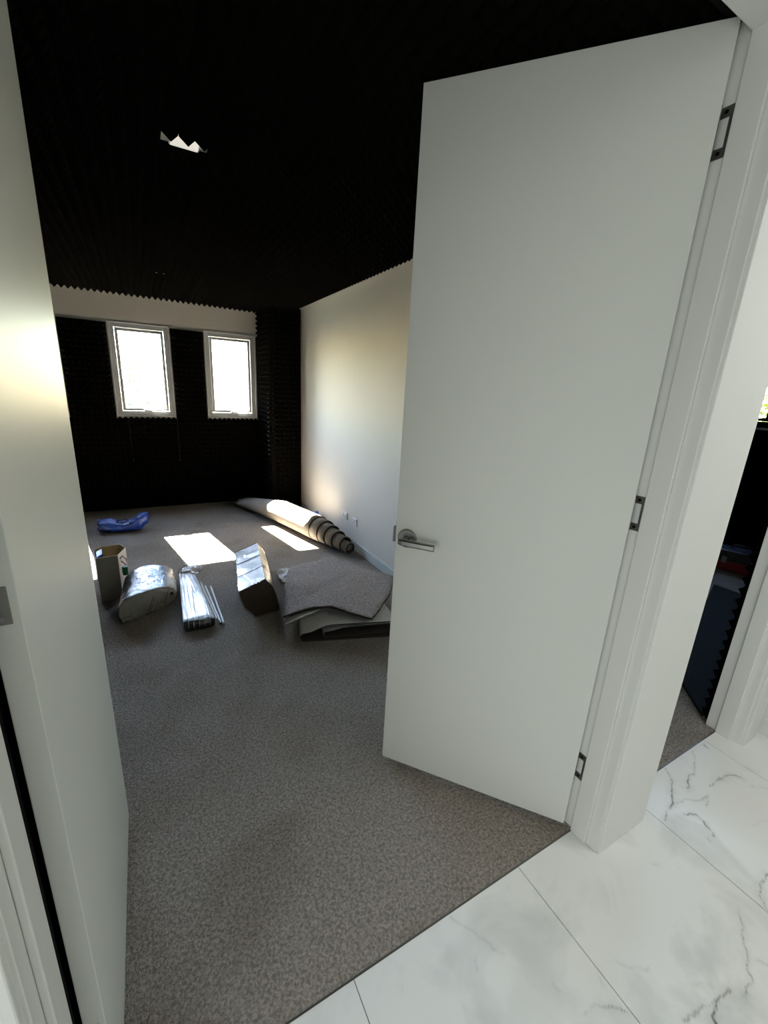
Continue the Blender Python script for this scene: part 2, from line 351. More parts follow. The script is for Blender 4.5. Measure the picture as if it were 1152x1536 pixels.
# ------------------------------------------------------------------ windows
def make_window(name, axis_o, U, N, width, z0, z1, label, dark=False):
    """awning window; U runs along the wall, N points into the room"""
    U = Vector(U); N = Vector(N); O = Vector(axis_o)
    root = bpy.data.objects.new(name, None); C.objects.link(root); tag(root, label, 'window', 'structure')
    root.location = (O.x, O.y, z0); mt = Matrix.Translation(-root.location)
    fm = M['alu'] if not dark else M['navy']
    def bx(mb, u0, u1, q0, q1, d0, d1):           # d: depth from the wall face, positive outwards (away from the room)
        pts = [O + U * u - N * d + Vector((0, 0, q)) for q in (q0, q1) for (u, d) in ((u0, d0), (u1, d0), (u1, d1), (u0, d1))]
        mb.add([mt @ p for p in pts], [(0, 3, 2, 1), (4, 5, 6, 7), (0, 1, 5, 4), (1, 2, 6, 5), (2, 3, 7, 6), (3, 0, 4, 7)])
    def ring(mb, u0, u1, q0, q1, t, d0, d1):
        bx(mb, u0, u0 + t, q0, q1, d0, d1); bx(mb, u1 - t, u1, q0, q1, d0, d1)
        bx(mb, u0 + t, u1 - t, q0, q0 + t, d0, d1); bx(mb, u0 + t, u1 - t, q1 - t, q1, d0, d1)
    mb = MB(); ring(mb, -0.004, width + 0.004, z0 - 0.004, z1 + 0.004, 0.012, -0.012, 0.10); link('window_reveal', mb, M['white'] if not dark else M['navy'], root, 0.001, seg=1)
    mb = MB(); ring(mb, 0.008, width - 0.008, z0 + 0.008, z1 - 0.008, 0.046, 0.004, 0.075); link('window_frame', mb, fm, root, 0.003)
    mb = MB(); ring(mb, 0.058, width - 0.058, z0 + 0.058, z1 - 0.058, 0.030, 0.018, 0.062); link('sash', mb, fm, root, 0.003)
    mb = MB(); bx(mb, 0.085, width - 0.085, z0 + 0.085, z1 - 0.085, 0.040, 0.045); link('pane', mb, M['glass'], root)
    c = O + U * (width * 0.52) + N * 0.016 + Vector((0, 0, z0 + 0.062))
    mb = MB(); mb.add([], []); bx(mb, width * .46, width * .60, z0 + 0.050, z0 + 0.078, -0.018, 0.010)
    wd = link('winder', mb, M['white'], root, 0.006)
    mb = MB(); mb.tube([mt @ (c + N * .012 + Vector((0, 0, .012))), mt @ (c + U * .10 + N * .022 + Vector((0, 0, .016))), mt @ (c + U * .19 + N * .012 - Vector((0, 0, .004)))], .006, 8)
    link('winder_arm', mb, M['white'], wd, smooth=True)
    return root
labels = ['aluminium awning window nearer the foam corner pier', 'aluminium awning window nearer the left door, foliage showing faintly through its glass', 'awning window hidden behind the left door leaf']
for k, (a, b_) in enumerate(WINS):
    make_window('window_%d' % (k + 1), (a, YB, 0), (1, 0, 0), (0, -1, 0), b_ - a, WZ0, WZ1, labels[k])
    portal(((a + b_) / 2, YB + 0.165, (WZ0 + WZ1) / 2), ((a + b_) / 2, 0, (WZ0 + WZ1) / 2), b_ - a, WZ1 - WZ0)

# ------------------------------------------------------------------ doorway wall, jambs, architraves (hall side)
wall_hall = MB()
wall_hall.box((XL - 0.1, YH + 0.015, 0), (LX - 0.02, 0.045, 2.62))            # left of the pair of doors
wall_hall.box((LX - 0.02, YH + 0.015, HT + 0.02), (1.12, 0.045, 2.62))        # above both openings
wall_hall.box((0.02, YH + 0.015, 0), (0.262, 0.045, HT + 0.02))               # pier between the openings
wall_hall.box((1.086, YH + 0.015, 0), (4.3, 0.045, 2.62))
wall_front = struct('wall_front', wall_hall, M['hallwall'], 'white hall wall with the two doorways in it', 'wall')
def jamb(name, parent, x, side):                  # side +1: opening lies at +x of the jamb face
    mb = MB()
    mb.box((min(x, x - side * .02), YH, 0), (max(x, x - side * .02), 0.044, HT)); o = link(name, mb, M['trim'], parent, 0.0015)
    mb = MB(); mb.box((min(x, x + side * .012), -0.060, 0), (max(x, x + side * .012), -0.001, HT)); link('door_stop', mb, M['trim'], o, 0.003, seg=3)
    return o
def head(parent, x0, x1):
    mb = MB(); mb.box((x0, YH, HT), (x1, 0.044, HT + 0.02)); o = link('head_jamb', mb, M['trim'], parent, 0.0015)
    mb = MB(); mb.box((x0, -0.060, HT - 0.040), (x1, -0.001, HT)); link('head_stop', mb, M['trim'], o, 0.003)
trim1 = bpy.data.objects.new('trim_1', None); C.objects.link(trim1); tag(trim1, 'white door frame around the wide carpeted doorway', 'door frame', 'structure')
jl = jamb('jamb', trim1, LX, 1); jr = jamb('jamb', trim1, 0.0, -1); head(trim1, LX, 0.0)
mb = MB(); mb.box((LX, 0.0005, 0), (LX + 0.0015, 0.043, HT)); link('gap_shade', mb, M['plain_black'], jl)  # black strip added to paint the dark of the hinge gap
mb = MB(); mb.box((LX, 0.0005, HT - .0015), (0.0, 0.043, HT)); link('gap_shade', mb, M['plain_black'], trim1)  # same black strip, painting the shade in the head rebate
def architrave(parent, x0, x1, z1, horizontal=False):
    mb = MB(); prof = [(0, 0), (0, .014), (.010, .019), (.050, .019), (.062, .012), (.068, .012), (1, .012)]
    mb.box((x0, YH - 0.0165, 0), (x1, YH + 0.015, z1)); return link('architrave', mb, M['trim'], parent, 0.003)
architrave(trim1, LX - 0.085, LX - 0.006, HT + 0.085)
mb = MB(); mb.box((LX - 0.006, YH - 0.0165, HT + 0.006), (0.0, YH + 0.015, HT + 0.085)); link('head_architrave', mb, M['trim'], trim1, 0.003)
trim2 = bpy.data.objects.new('trim_2', None); C.objects.link(trim2); tag(trim2, 'white door frame around the narrow dark doorway at right', 'door frame', 'structure')
jamb('jamb', trim2, 0.282, 1); jamb('jamb', trim2, 1.068, -1); head(trim2, 0.282, 1.068)
# one wide board covers the pier between the two openings
mb = MB(); mb.box((0.006, YH - 0.010, 0), (0.272, YH + 0.015, HT + 0.085)); link('architrave', mb, M['trim'], trim1, 0.003)
mb = MB(); mb.box((1.074, YH - 0.0165, 0), (1.20, YH + 0.015, HT + 0.085)); link('architrave', mb, M['trim'], trim2, 0.003)
mb = MB(); mb.box((0.272, YH - 0.0165, HT + 0.006), (1.074, YH + 0.015, HT + 0.085)); link('head_architrave', mb, M['trim'], trim2, 0.003)
struct('wall_side', MB().box((HX, -2.7, 0), (HX + 0.1, YH + 0.015, 2.62)), M['hallwall'], 'short white hall wall at the far right edge', 'wall')
struct('baseboard_side', MB().box((HX - 0.012, -2.68, 0), (HX, YH - 0.002, 0.09)), M['trim'], 'white baseboard along the hall wall at the far right edge', 'baseboard', bevel=0.003)
struct('wall_hall', wall_with_holes('y', -2.8, -2.7, XL - 0.1, HX + 0.1, 0, 2.62, []), M['hallwall'], 'white hall wall behind the viewpoint', 'wall')
struct('wall_end', MB().box((XL - 0.1, -2.7, 0), (XL, YH + 0.015, 2.62)), M['hallwall'], 'white wall at the end of the hall', 'wall')
struct('ceiling_hall', MB().box((XL - 0.1, -2.8, 2.62), (HX + 0.1, 0.045, 2.72)), M['hallwall'], 'white ceiling of the hall', 'ceiling')
struct('baseboard_right', MB().box((XR - 0.014, 0.06, 0), (XR, YP - 0.06, 0.085)), M['trim'], 'white baseboard along the bare off-white wall', 'baseboard', bevel=0.003)

# ------------------------------------------------------------------ hall floor: marble tiles on a grout bed
TS = 0.6095; GX = -0.279
hall_floor = struct('floor_hall', MB().box((XL, -2.7, -0.05), (HX, -0.0, -0.004)), M['grout'], 'hall floor of white veined marble tiles', 'floor')
struct('edge_shadow', MB().box((LX, -0.004, -0.02), (HX, -0.0005, 0.0012)), M['darksteel'], 'thin dark strip painting the shadow between carpet and marble tiles', 'painted shadow')  # dark strip stands in for the soft shadow along the carpet edge
VEINS = [  # plan polylines (x, y, width, strength)
    [(0.597, -0.009, 0.0033, 0.60), (0.562, -0.059, 0.0044, 0.80), (0.501, -0.087, 0.0066, 0.90), (0.466, -0.116, 0.0077, 1.00), (0.406, -0.126, 0.0055, 0.80), (0.348, -0.143, 0.0033, 0.50)],
    [(0.821, -0.019, 0.0033, 0.50), (0.704, -0.078, 0.0044, 0.60), (0.641, -0.083, 0.0055, 0.80), (0.580, -0.112, 0.0066, 0.80)],
    [(0.911, -0.021, 0.0088, 0.70), (0.906, -0.043, 0.0044, 0.60)],
    [(0.463, -0.128, 0.0033, 0.40), (0.524, -0.136, 0.0033, 0.35), (0.572, -0.169, 0.0044, 0.45), (0.626, -0.168, 0.0033, 0.40), (0.558, -0.189, 0.0033, 0.40)],
    [(0.444, -0.162, 0.0044, 0.70), (0.483, -0.190, 0.0066, 0.90), (0.489, -0.214, 0.0055, 0.80), (0.468, -0.236, 0.0055, 0.80), (0.451, -0.259, 0.0044, 0.50)],
    [(0.424, -0.260, 0.0044, 0.60), (0.415, -0.267, 0.0033, 0.40)],
    [(0.685, -0.145, 0.0044, 0.60), (0.767, -0.151, 0.0099, 0.50), (0.826, -0.155, 0.0099, 0.60), (0.861, -0.182, 0.0077, 0.45), (0.855, -0.205, 0.0055, 0.30)],
    [(0.842, -0.223, 0.0044, 0.25), (0.899, -0.267, 0.0044, 0.25)],
    [(0.475, -0.414, 0.0077, 0.90), (0.399, -0.420, 0.0055, 0.70), (0.354, -0.439, 0.0044, 0.70), (0.327, -0.466, 0.0044, 0.60)],
    [(0.270, -0.413, 0.0022, 0.30), (0.223, -0.439, 0.0033, 0.50), (0.173, -0.466, 0.0044, 0.70), (0.122, -0.488, 0.0055, 0.80), (0.079, -0.515, 0.0044, 0.50), (0.022, -0.524, 0.0066, 0.80)],
    [(0.008, -0.497, 0.0055, 0.60), (-0.040, -0.491, 0.0099, 0.90), (-0.075, -0.493, 0.0088, 1.00), (-0.098, -0.501, 0.0088, 1.00), (-0.110, -0.517, 0.0088, 1.00)],
    [(-0.047, -0.490, 0.0066, 0.60), (-0.090, -0.478, 0.0066, 0.40), (-0.132, -0.475, 0.0088, 0.50), (-0.178, -0.470, 0.0110, 0.50)],
    [(0.137, -0.491, 0.0044, 0.20), (0.154, -0.507, 0.0044, 0.30), (0.165, -0.524, 0.0044, 0.25)],
    [(-0.387, -0.337, 0.0044, 0.20), (-0.343, -0.345, 0.0066, 0.30), (-0.316, -0.364, 0.0055, 0.55), (-0.288, -0.390, 0.0044, 0.80)],
    [(-0.289, -0.319, 0.0110, 0.25), (-0.293, -0.330, 0.0088, 0.20)],
    [(-0.222, -0.308, 0.0088, 0.10), (-0.195, -0.341, 0.0066, 0.16), (-0.149, -0.370, 0.0044, 0.20)],
    [(0.141, -0.216, 0.0066, 0.20), (0.171, -0.218, 0.0055, 0.20)],
    [(-0.089, -0.436, 0.0088, 0.12), (-0.033, -0.466, 0.0088, 0.15)],
    [(0.646, -0.310, 0.0066, 0.12), (0.719, -0.330, 0.0066, 0.12)],
    [(-0.573, -0.011, 0.0077, 0.22), (-0.540, -0.069, 0.0088, 0.18), (-0.505, -0.121, 0.0066, 0.20), (-0.490, -0.156, 0.0055, 0.12)],
    [(-0.571, -0.124, 0.0044, 0.22), (-0.579, -0.143, 0.0044, 0.20)],
    [(-0.785, -0.071, 0.0044, 0.30), (-0.787, -0.080, 0.0033, 0.20)],
    [(-0.419, -0.258, 0.0088, 0.15), (-0.413, -0.280, 0.0088, 0.15)],
    [(-1.0, -0.3, .006, .5), (-0.86, -0.42, .006, .5), (-0.70, -0.45, .005, .4)],
    [(-1.9, -0.9, .006, .7), (-1.3, -1.2, .006, .6), (-0.6, -1.1, .007, .7), (0.2, -1.5, .006, .6), (0.8, -1.3, .006, .7)],
]
def seg_list():
    out = []
    for pl in VEINS:
        for (a, b_) in zip(pl[:-1], pl[1:]): out.append((a, b_))
    return out
SEGS = seg_list()
def vein_value(x, y):
    q = noise.noise_vector(Vector((x * 34, y * 34, 2.0))) * 0.010 + noise.noise_vector(Vector((x * 90, y * 90, 7.0))) * 0.004
    px, py = x + q.x, y + q.y; best = 0.0
    for (a, b_) in SEGS:
        if px < min(a[0], b_[0]) - .05 or px > max(a[0], b_[0]) + .05 or py < min(a[1], b_[1]) - .05 or py > max(a[1], b_[1]) + .05: continue
        dx, dy = b_[0] - a[0], b_[1] - a[1]; t = max(0, min(1, ((px - a[0]) * dx + (py - a[1]) * dy) / (dx * dx + dy * dy)))
        d = math.hypot(px - a[0] - t * dx, py - a[1] - t * dy); wd = a[2] + (b_[2] - a[2]) * t; st = a[3] + (b_[3] - a[3]) * t
        wd *= 0.55 + 0.9 * abs(noise.noise(Vector((x * 28, y * 28, 4.0))))
        v_ = st * (math.exp(-(d / (wd * .5)) ** 2) * .9 + .16 * math.exp(-(d / (wd * 3.0)) ** 2)); best = max(best, v_)
    return min(1.0, best)
def tile_mesh(x0, y0, x1, y1, fine):
    g = 0.0013; z = 0.0
    x0 += g; x1 -= g; y0 += g; y1 -= g
    nx, ny = (int((x1 - x0) / .0042) + 1, int((y1 - y0) / .0042) + 1) if fine else (6, 6)
    v = []; fc = []; vals = []
    for j in range(ny + 1):
        for i in range(nx + 1):
            x = x0 + (x1 - x0) * i / nx; y = y0 + (y1 - y0) * j / ny
            v.append((x, y, z)); vals.append(vein_value(x, y) if fine else 0.0)
    for j in range(ny):
        for i in range(nx): a = j * (nx + 1) + i; fc.append((a, a + 1, a + nx + 2, a + nx + 1))
    bd = [i for i in range(nx + 1)] + [j * (nx + 1) + nx for j in range(1, ny + 1)] + [ny * (nx + 1) + i for i in range(nx - 1, -1, -1)] + [j * (nx + 1) for j in range(ny - 1, 0, -1)]
    o = len(v); cxm, cym = (x0 + x1) / 2, (y0 + y1) / 2
    for k in bd: p = v[k]; v.append((p[0], p[1], -0.009)); vals.append(0.0)
    for k in range(len(bd)): k2 = (k + 1) % len(bd); fc.append((bd[k], o + k, o + k2, bd[k2]))
    me = bpy.data.meshes.new('tile'); me.from_pydata(v, [], fc)
    a = me.attributes.new('vein', 'FLOAT', 'POINT'); a.data.foreach_set('value', vals); me.materials.append(M['tile']); return me
for iy in range(5):
    for ix in range(-5, 3):
        xa, xb = GX + ix * TS, GX + (ix + 1) * TS; ya, yb2 = -0.004 - (iy + 1) * TS, -0.004 - iy * TS
        xa, xb = max(xa, XL), min(xb, HX - 0.001); ya = max(ya, -2.70)
        if xb - xa < .03 or yb2 - ya < .03: continue
        me = tile_mesh(xa, ya, xb, yb2, iy == 0 and ix >= -1)
        o = bpy.data.objects.new('tile', me); C.objects.link(o); o.parent = hall_floor

# ------------------------------------------------------------------ door leaves
TH, LW, LH, GAP = 0.035, 0.7219, 2.3195, 0.018
def leaf(name, pivot, ang, mirror, label):
    """local frame: x along the leaf from the hinge, y = towards the hall when shut, z up; pivot on the room side"""
    root = empty(name, (pivot[0], pivot[1], 0), label, 'door', 0, 'structure'); root.rotation_euler = (0, 0, 0)
    # columns: local x -> d, local y -> n
    if not mirror: d = Vector((-math.cos(ang), math.sin(ang), 0)); nrm = Vector((-math.sin(ang), -math.cos(ang), 0))
    else: d = Vector((math.cos(ang), math.sin(ang), 0)); nrm = Vector((math.sin(ang), -math.cos(ang), 0))
    T = lambda p: d * p[0] + nrm * p[1] + Vector((0, 0, p[2]))
    def part(nm, mb, m_, parent=root, **k): mb.v = [tuple(T(p)) for p in mb.v]; return link(nm, mb, m_, parent, **k)
    part('door_panel', MB().box((0, 0, GAP), (LW, TH, GAP + LH)), M['door'], bevel=0.0015)
    return root, part
def hinge_leaf(part, z, parent_name='hinge'):
    # fast-fix butt hinge: the leaf let into the door edge, the knuckle on the room side
    h = part(parent_name, MB().box((-0.0025, 0.004, z - .05), (0.0004, 0.031, z + .05)), M['darksteel'], bevel=0.0004)
    return h
ANG = 0.8873
d1, part1 = leaf('door_1', (0.0, 0.0398), ANG, False, 'white right-hand door leaf with a lever handle, standing half open')
# meeting strip on the room face, latch case plate, lever handle on a round rose
part1('meeting_strip', MB().box((LW - .030, -.010, .03), (LW + .0045, 0.0, GAP + LH - .018)), M['door'], bevel=.001)
lp = part1('latch_plate', MB().box((LW, .006, .960), (LW + .0025, .030, 1.068)), M['steel'], bevel=.0006)
part1('latch_bolt', MB().box((LW + .002, .010, .985), (LW + .014, .026, 1.044)), M['darksteel'], lp, bevel=.002)
hx, hz = .677, 1.011
def disc(c, r, y0, y1, k=40, r2=None):
    r2 = r if r2 is None else r2
    return MB().loft([[(c[0] + r * math.cos(t), y0, c[1] + r * math.sin(t)) for t in [2 * math.pi * j / k for j in range(k)]],
                      [(c[0] + r * math.cos(t), y1 - .002, c[1] + r * math.sin(t)) for t in [2 * math.pi * j / k for j in range(k)]],
                      [(c[0] + r2 * math.cos(t), y1, c[1] + r2 * math.sin(t)) for t in [2 * math.pi * j / k for j in range(k)]]])
hd = part1('handle', disc((hx, hz), .034, TH - .001, TH + .009, r2=.031), M['steel'])
neck = MB(); neck.loft([[(hx + r_ * math.cos(t), y, hz + r_ * math.sin(t)) for t in [2 * math.pi * j / 24 for j in range(24)]] for y, r_ in ((TH + .006, .013), (TH + .012, .0115), (TH + .046, .011), (TH + .054, .0108))])
part1('neck', neck, M['steel'], hd, smooth=True)
lv = MB(); ringz = []
for (u, y, hh, th) in ((hx + .016, TH + .050, .0095, .009), (hx, TH + .052, .0115, .0095), (hx - .03, TH + .053, .0115, .0085), (hx - .07, TH + .053, .0110, .0075), (hx - .113, TH + .052, .0110, .0065)):
    zc = hz - .0005 + (u - hx) * .02
    ringz.append([(u, y - th, zc - hh), (u, y + th * .4, zc - hh), (u, y + th, zc - hh * .6), (u, y + th, zc + hh * .6), (u, y + th * .4, zc + hh), (u, y - th, zc + hh)])
lv.loft(ringz); part1('lever', lv, M['steel'], hd, bevel=.0012)
# room-side rose and lever
part1('handle', MB().loft([[(hx + .034 * math.cos(t), y, hz + .034 * math.sin(t)) for t in [2 * math.pi * j / 32 for j in range(32)]] for y in (.001, -.009)]), M['steel'])
for z in (0.27, 1.205, 2.13): hinge_leaf(part1, z)
# hinge plates on the right jamb: frame-shaped, with the white knock-out inside and two screw holes
for z in (0.27, 1.205, 2.132):
    mb = MB(); X = -0.0022
    mb.box((X, .003, z - .052), (0.0005, .031, z - .030)); mb.box((X, .003, z + .030), (0.0005, .031, z + .052)); mb.box((X, .003, z - .030), (0.0005, .010, z + .030))
    hp = link('hinge_plate', mb, M['darksteel'], jr, .0004, seg=1)
    for s in (-1, 1):
        mb = MB(); c = (X - .0006, .018, z + s * .041)
        mb.loft([[(x, c[1] + .0045 * math.cos(t), c[2] + .0045 * math.sin(t)) for t in [2 * math.pi * j / 12 for j in range(12)]] for x in (X + .0002, X - .0008)])
        link('screw', mb, M['plain_black'], hp)
    mb = MB(); mb.tube([(-.004, .040, z - .05), (-.004, .040, z + .05)], .0055, 12); link('hinge_knuckle', mb, M['darksteel'], hp, smooth=False)
d2, part2 = leaf('door_2', (-1.4511, 0.0398), math.pi / 2, True, 'white left-hand door leaf opened square, seen edge-on along the left side')
# hinge plates on its near edge
for z in (0.27, 1.206, 2.13):
    h = part2('hinge_plate', MB().box((-.0018, .0015, z - .028), (.0003, .0245, z + .028)), M['darksteel'], bevel=.0004)
    for s in (-1, 1):
        part2('screw', MB().tube([(-.0012, .0125, z + s * .019), (-.0030, .0125, z + s * .019)], .0045, 12), M['steel'], h)
part2('handle', MB().loft([[(hx + .034 * math.cos(t), y, hz + .034 * math.sin(t)) for t in [2 * math.pi * j / 32 for j in range(32)]] for y in (.001, -.009)]), M['steel'])

# ------------------------------------------------------------------ downlights in the foam openings
for k, (x, y) in enumerate(((-1.007, 1.417), (-1.007, 3.777))):
    r = empty('downlight', (x, y + .027, ZC), ['square white downlight sunk in the foam, nearer the doors', 'square white downlight sunk in the foam, nearer the windows'][k], 'light', group='ceiling downlights')
    mb = MB(); mb.box((-.055, -.055, -.006), (.055, .055, 0)); link('trim_plate', mb, M['white'], r, .001)
    mb = MB(); mb.box((-.050, -.050, -.0085), (.050, .050, -.0055)); link('diffuser', mb, M['lamp'], r, .001)

# ------------------------------------------------------------------ power points on the right wall
for k, (y, z) in enumerate(((3.115, .285), (2.885, .278))):
    r = empty('power_outlet', (XR, y, z), ['white power outlet low on the bare wall, the one farther from the doors', 'white power outlet low on the bare wall, the one nearer the doors'][k], 'outlet', group='power outlets')
    wv = .058 if k == 0 else .045
    mb = MB(); mb.box((-.009, -wv, -.037), (0, wv, .037)); link('cover_plate', mb, M['white'], r, .004, seg=3)
    for s in ((-1, 1) if k == 0 else (0,)):
        mb = MB(); mb.loft([[(xx, s * .03 + rad * math.cos(t), rad * math.sin(t)) for t in [2 * math.pi * j / 20 for j in range(20)]] for xx, rad in ((-.009, .018), (-.0125, .016))]); sk = link('socket', mb, M['white'], r)
        mb = MB(); mb.box((-.0129, s * .03 - .006, -.004), (-.0122, s * .03 - .004, .006)); mb.box((-.0129, s * .03 + .004, -.004), (-.0122, s * .03 + .006, .006)); link('slot', mb, M['darkend'], sk)

# ------------------------------------------------------------------ carpet roll along the right wall
far, near = Vector((-.165, 4.83, 0)), Vector((.365, 2.70, 0)); axd = (near - far).normalized(); ax_s = Vector((axd.y, -axd.x, 0)) * -1
roll = empty('carpet_roll', ((far.x + near.x) / 2, (far.y + near.y) / 2, 0), 'long beige-backed carpet roll with stepped layers at its near end', 'carpet roll')
def on_axis(y): t = (y - far.y) / (near.y - far.y); return far + (near - far) * t
layers = [(.128, 4.83, 3.24), (.118, 3.7, 3.12), (.105, 3.6, 3.02), (.090, 3.5, 2.915), (.073, 3.4, 2.81), (.052, 3.3, 2.735)]
for i, (r_, ya, yb2) in enumerate(layers):
    outer = []; n_ = 16 if i == 0 else 5; k = 36
    def ring(y, rad, zc):
        t = (ya - y) / (ya - yb2) if i == 0 else 1.0
        fl = max(0, 1 - t / .55) if i == 0 else 0                       # the far end has slumped flat
        sx, sz = 1 + .30 * fl, 1 - .62 * fl
        c = on_axis(y); pts = []
        for j in range(k):
            a = 2 * math.pi * j / k
            w_ = 1 + .03 * noise.noise(Vector((y * 3, math.cos(a) * 1.5, math.sin(a) * 1.5 + i * 3)))
            z = zc * sz + rad * sz * math.sin(a) * w_
            pts.append(tuple(c + ax_s * (rad * sx * math.cos(a) * w_) + Vector((0, 0, max(z, .002 + .004 * i)))))
        return pts
    zc = r_ + .004 * i + .001
    ys = [ya + (yb2 - ya) * t / n_ for t in range(n_ + 1)]
    mb = MB()
    mb.loft([ring(y, r_, zc) for y in ys], cap=False, mi=0)
    o0 = len(mb.v); mb.loft([ring(y, r_ - .015, zc) for y in ys], cap=False, mi=1)
    nr = len(ys)
    for e, base in ((0, 0), (nr - 1, (nr - 1) * k)):
        for j in range(k): mb.f.append((base + j, base + (j + 1) % k, o0 + base + (j + 1) % k, o0 + base + j)); mb.mi.append(1)
    link('carpet_layer', world_mb(mb, roll), [M['backing'], M['piledark']], roll, smooth=True)
mb = MB()   # innermost turn: a small spiral tongue
c = on_axis(2.72); sp = []
for j in range(26):
    a = -0.6 + j * .42; rad = .036 - j * .0011
    sp.append((a, rad))
rings_a = [tuple(on_axis(3.0) + ax_s * (rad * math.cos(a)) + Vector((0, 0, .070 + rad * math.sin(a)))) for a, rad in sp]
rings_b = [tuple(on_axis(2.715) + ax_s * (rad * math.cos(a)) + Vector((0, 0, .070 + rad * math.sin(a)))) for a, rad in sp]
rings_a2 = [tuple(on_axis(3.0) + ax_s * ((rad - .006) * math.cos(a)) + Vector((0, 0, .070 + (rad - .006) * math.sin(a)))) for a, rad in sp]
rings_b2 = [tuple(on_axis(2.715) + ax_s * ((rad - .006) * math.cos(a)) + Vector((0, 0, .070 + (rad - .006) * math.sin(a)))) for a, rad in sp]
mb.loft([rings_a, rings_b], False, False, 0); mb.loft([rings_a2, rings_b2], False, False, 1); mb.loft([rings_b, rings_b2], False, False, 1)
link('carpet_core', world_mb(mb, roll), [M['backing'], M['piledark']], roll, smooth=False)

# ------------------------------------------------------------------ soft bags
def soft_bag(name, loc, rotz, length, prof, label, cat, m_, seed=0, amp=.012):
    r = empty(name, loc, label, cat, rotz)
    mb = MB(); rings = []; N_ = 40; k = 30
    for i in range(N_ + 1):
        t = i / N_; x = (t - .5) * length
        q = t * (len(prof) - 1); a = min(int(q), len(prof) - 2); s = q - a; s = s * s * (3 - 2 * s)
        ry, rz, oz = [prof[a][c_] + (prof[a + 1][c_] - prof[a][c_]) * s for c_ in range(3)]
        ring = []
        for j in range(k):
            an = 2 * math.pi * j / k
            cy, cz = math.cos(an), math.sin(an)
            w_ = amp * noise.noise(Vector((x * 9 + seed, cy * 2.4, cz * 2.4))) + amp * .5 * noise.noise(Vector((x * 30 + seed, cy * 5, cz * 5)))
            y = (ry + w_) * math.copysign(abs(cy) ** .8, cy); z = oz + (rz + w_) * math.copysign(abs(cz) ** .8, cz)
            ring.append((x + w_ * .7, y, max(.002, z)))
        rings.append(ring)
    mb.loft(rings); o = link('bag_body', mb, m_, r, smooth=True)
    return r, o
bag, bb = soft_bag('shopping_bag', (-1.505, 4.215, 0), -.12, .43, [(.075, .052, .068), (.09, .062, .066), (.088, .050, .052), (.088, .048, .050), (.088, .060, .062), (.086, .082, .088), (.05, .055, .125)],
                   'folded blue woven shopping bag lying near the window wall', 'bag', M['bluebag'], 3)
mb = MB(); mb.tube([(-.07, -.03, .095), (-.045, -.025, .118), (0, -.02, .125), (.035, -.02, .118), (.05, -.03, .098)], .0085, 8); link('carry_handle', mb, M['handle'], bag, smooth=True)
mb = MB()
for j in range(9):      # a broken line of white lettering, too small to read in the photograph
    x = .0 + j * .018; hh = .006 + .004 * ((j * 7) % 3) / 2
    z0_ = .088 + .0012 * j; y0_ = -.073 + .0015 * j
    mb.box((x, y0_ - .004, z0_), (x + .011, y0_ + .004, z0_ + hh))
link('printed_band', mb, M['whiteprint'], bag)
# gathered mouth at the bag's left end
mb = MB()
for j in range(7):
    a = -1.2 + j * .75
    mb.loft([[(-.205 + .01 * q_, .055 * math.cos(a) * (1 - .2 * q_) + dy, max(.004, .066 + .05 * math.sin(a) * (1 - .2 * q_) + dz)) for dy, dz in ((-.012, -.01), (.012, -.006), (.008, .012), (-.01, .01))] for q_ in (0, -1, -2)])
link('gathered_mouth', mb, M['bluebag'], bag, bevel=.003, smooth=True)
bag2, _ = soft_bag('plastic_bag', (.385, 3.70, 0), 1.5, .20, [(.03, .04, .045), (.052, .065, .066), (.050, .062, .064), (.04, .075, .085), (.02, .03, .10)], 'small blue plastic bag tucked between carpet roll and wall', 'bag', M['bluebag'], 9)

# ------------------------------------------------------------------ open card box at left
box = empty('gift_box', (-1.54, 2.70, 0), 'tall open grey card box with a purple cord handle by the left door', 'box')
HB = .326
poly = [(-1.612, 2.592), (-1.484, 2.606), (-1.440, 2.750), (-1.478, 2.842), (-1.600, 2.832), (-1.640, 2.775)]
inner = []
cxm = sum(p[0] for p in poly) / 6; cym = sum(p[1] for p in poly) / 6
inner = [(cxm + (x - cxm) * .965, cym + (y - cym) * .965) for x, y in poly]
names_m = ['greycard', 'whitecard', 'greycard', 'greycard', 'greycard', 'whitecard']
for j in range(6):
    a, b_ = poly[j], poly[(j + 1) % 6]; c_, d_ = inner[(j + 1) % 6], inner[j]
    mb = MB()
    mb.add([(a[0], a[1], 0.001), (b_[0], b_[1], 0.001), (c_[0], c_[1], 0.001), (d_[0], d_[1], 0.001), (a[0], a[1], HB), (b_[0], b_[1], HB), (c_[0], c_[1], HB), (d_[0], d_[1], HB)],
           [(0, 1, 5, 4)], 0)
    mb.add([mb.v[k] for k in range(8)], [(2, 3, 7, 6), (3, 0, 4, 7), (1, 2, 6, 5), (0, 3, 2, 1), (4, 5, 6, 7)], 1)
    p = link('side_panel', world_mb(mb, box), [M[names_m[j]], M['tan'] if j != 5 else M['bluefoil']], box)
    if names_m[j] == 'whitecard': tag(p, 'white side panel of the box')
mb = MB(); mb.prism(inner, .004, .010); link('box_base', world_mb(mb, box), M['tan'], box)
mb = MB(); pa = Vector((-1.478, 2.628, .29)); pb = Vector((-1.450, 2.722, .29)); o_ = Vector((.004, -.002, 0))
mb.tube([pa + o_, pa + o_ * 4 + Vector((.002, .02, .015)), (pa + pb) / 2 + o_ * 6 + Vector((0, 0, -.02)), (pa + pb) / 2 + o_ * 6 + Vector((0, .02, -.10)), (pa + pb) / 2 + o_ * 5 + Vector((0, -.015, -.12)), (pa + pb) / 2 + o_ * 4 + Vector((0, -.025, -.05)), pa + o_ * 2 + Vector((0, .012, -.02))], .0035, 8)
link('cord_handle', world_mb(mb, box), M['purple'], box, smooth=True)
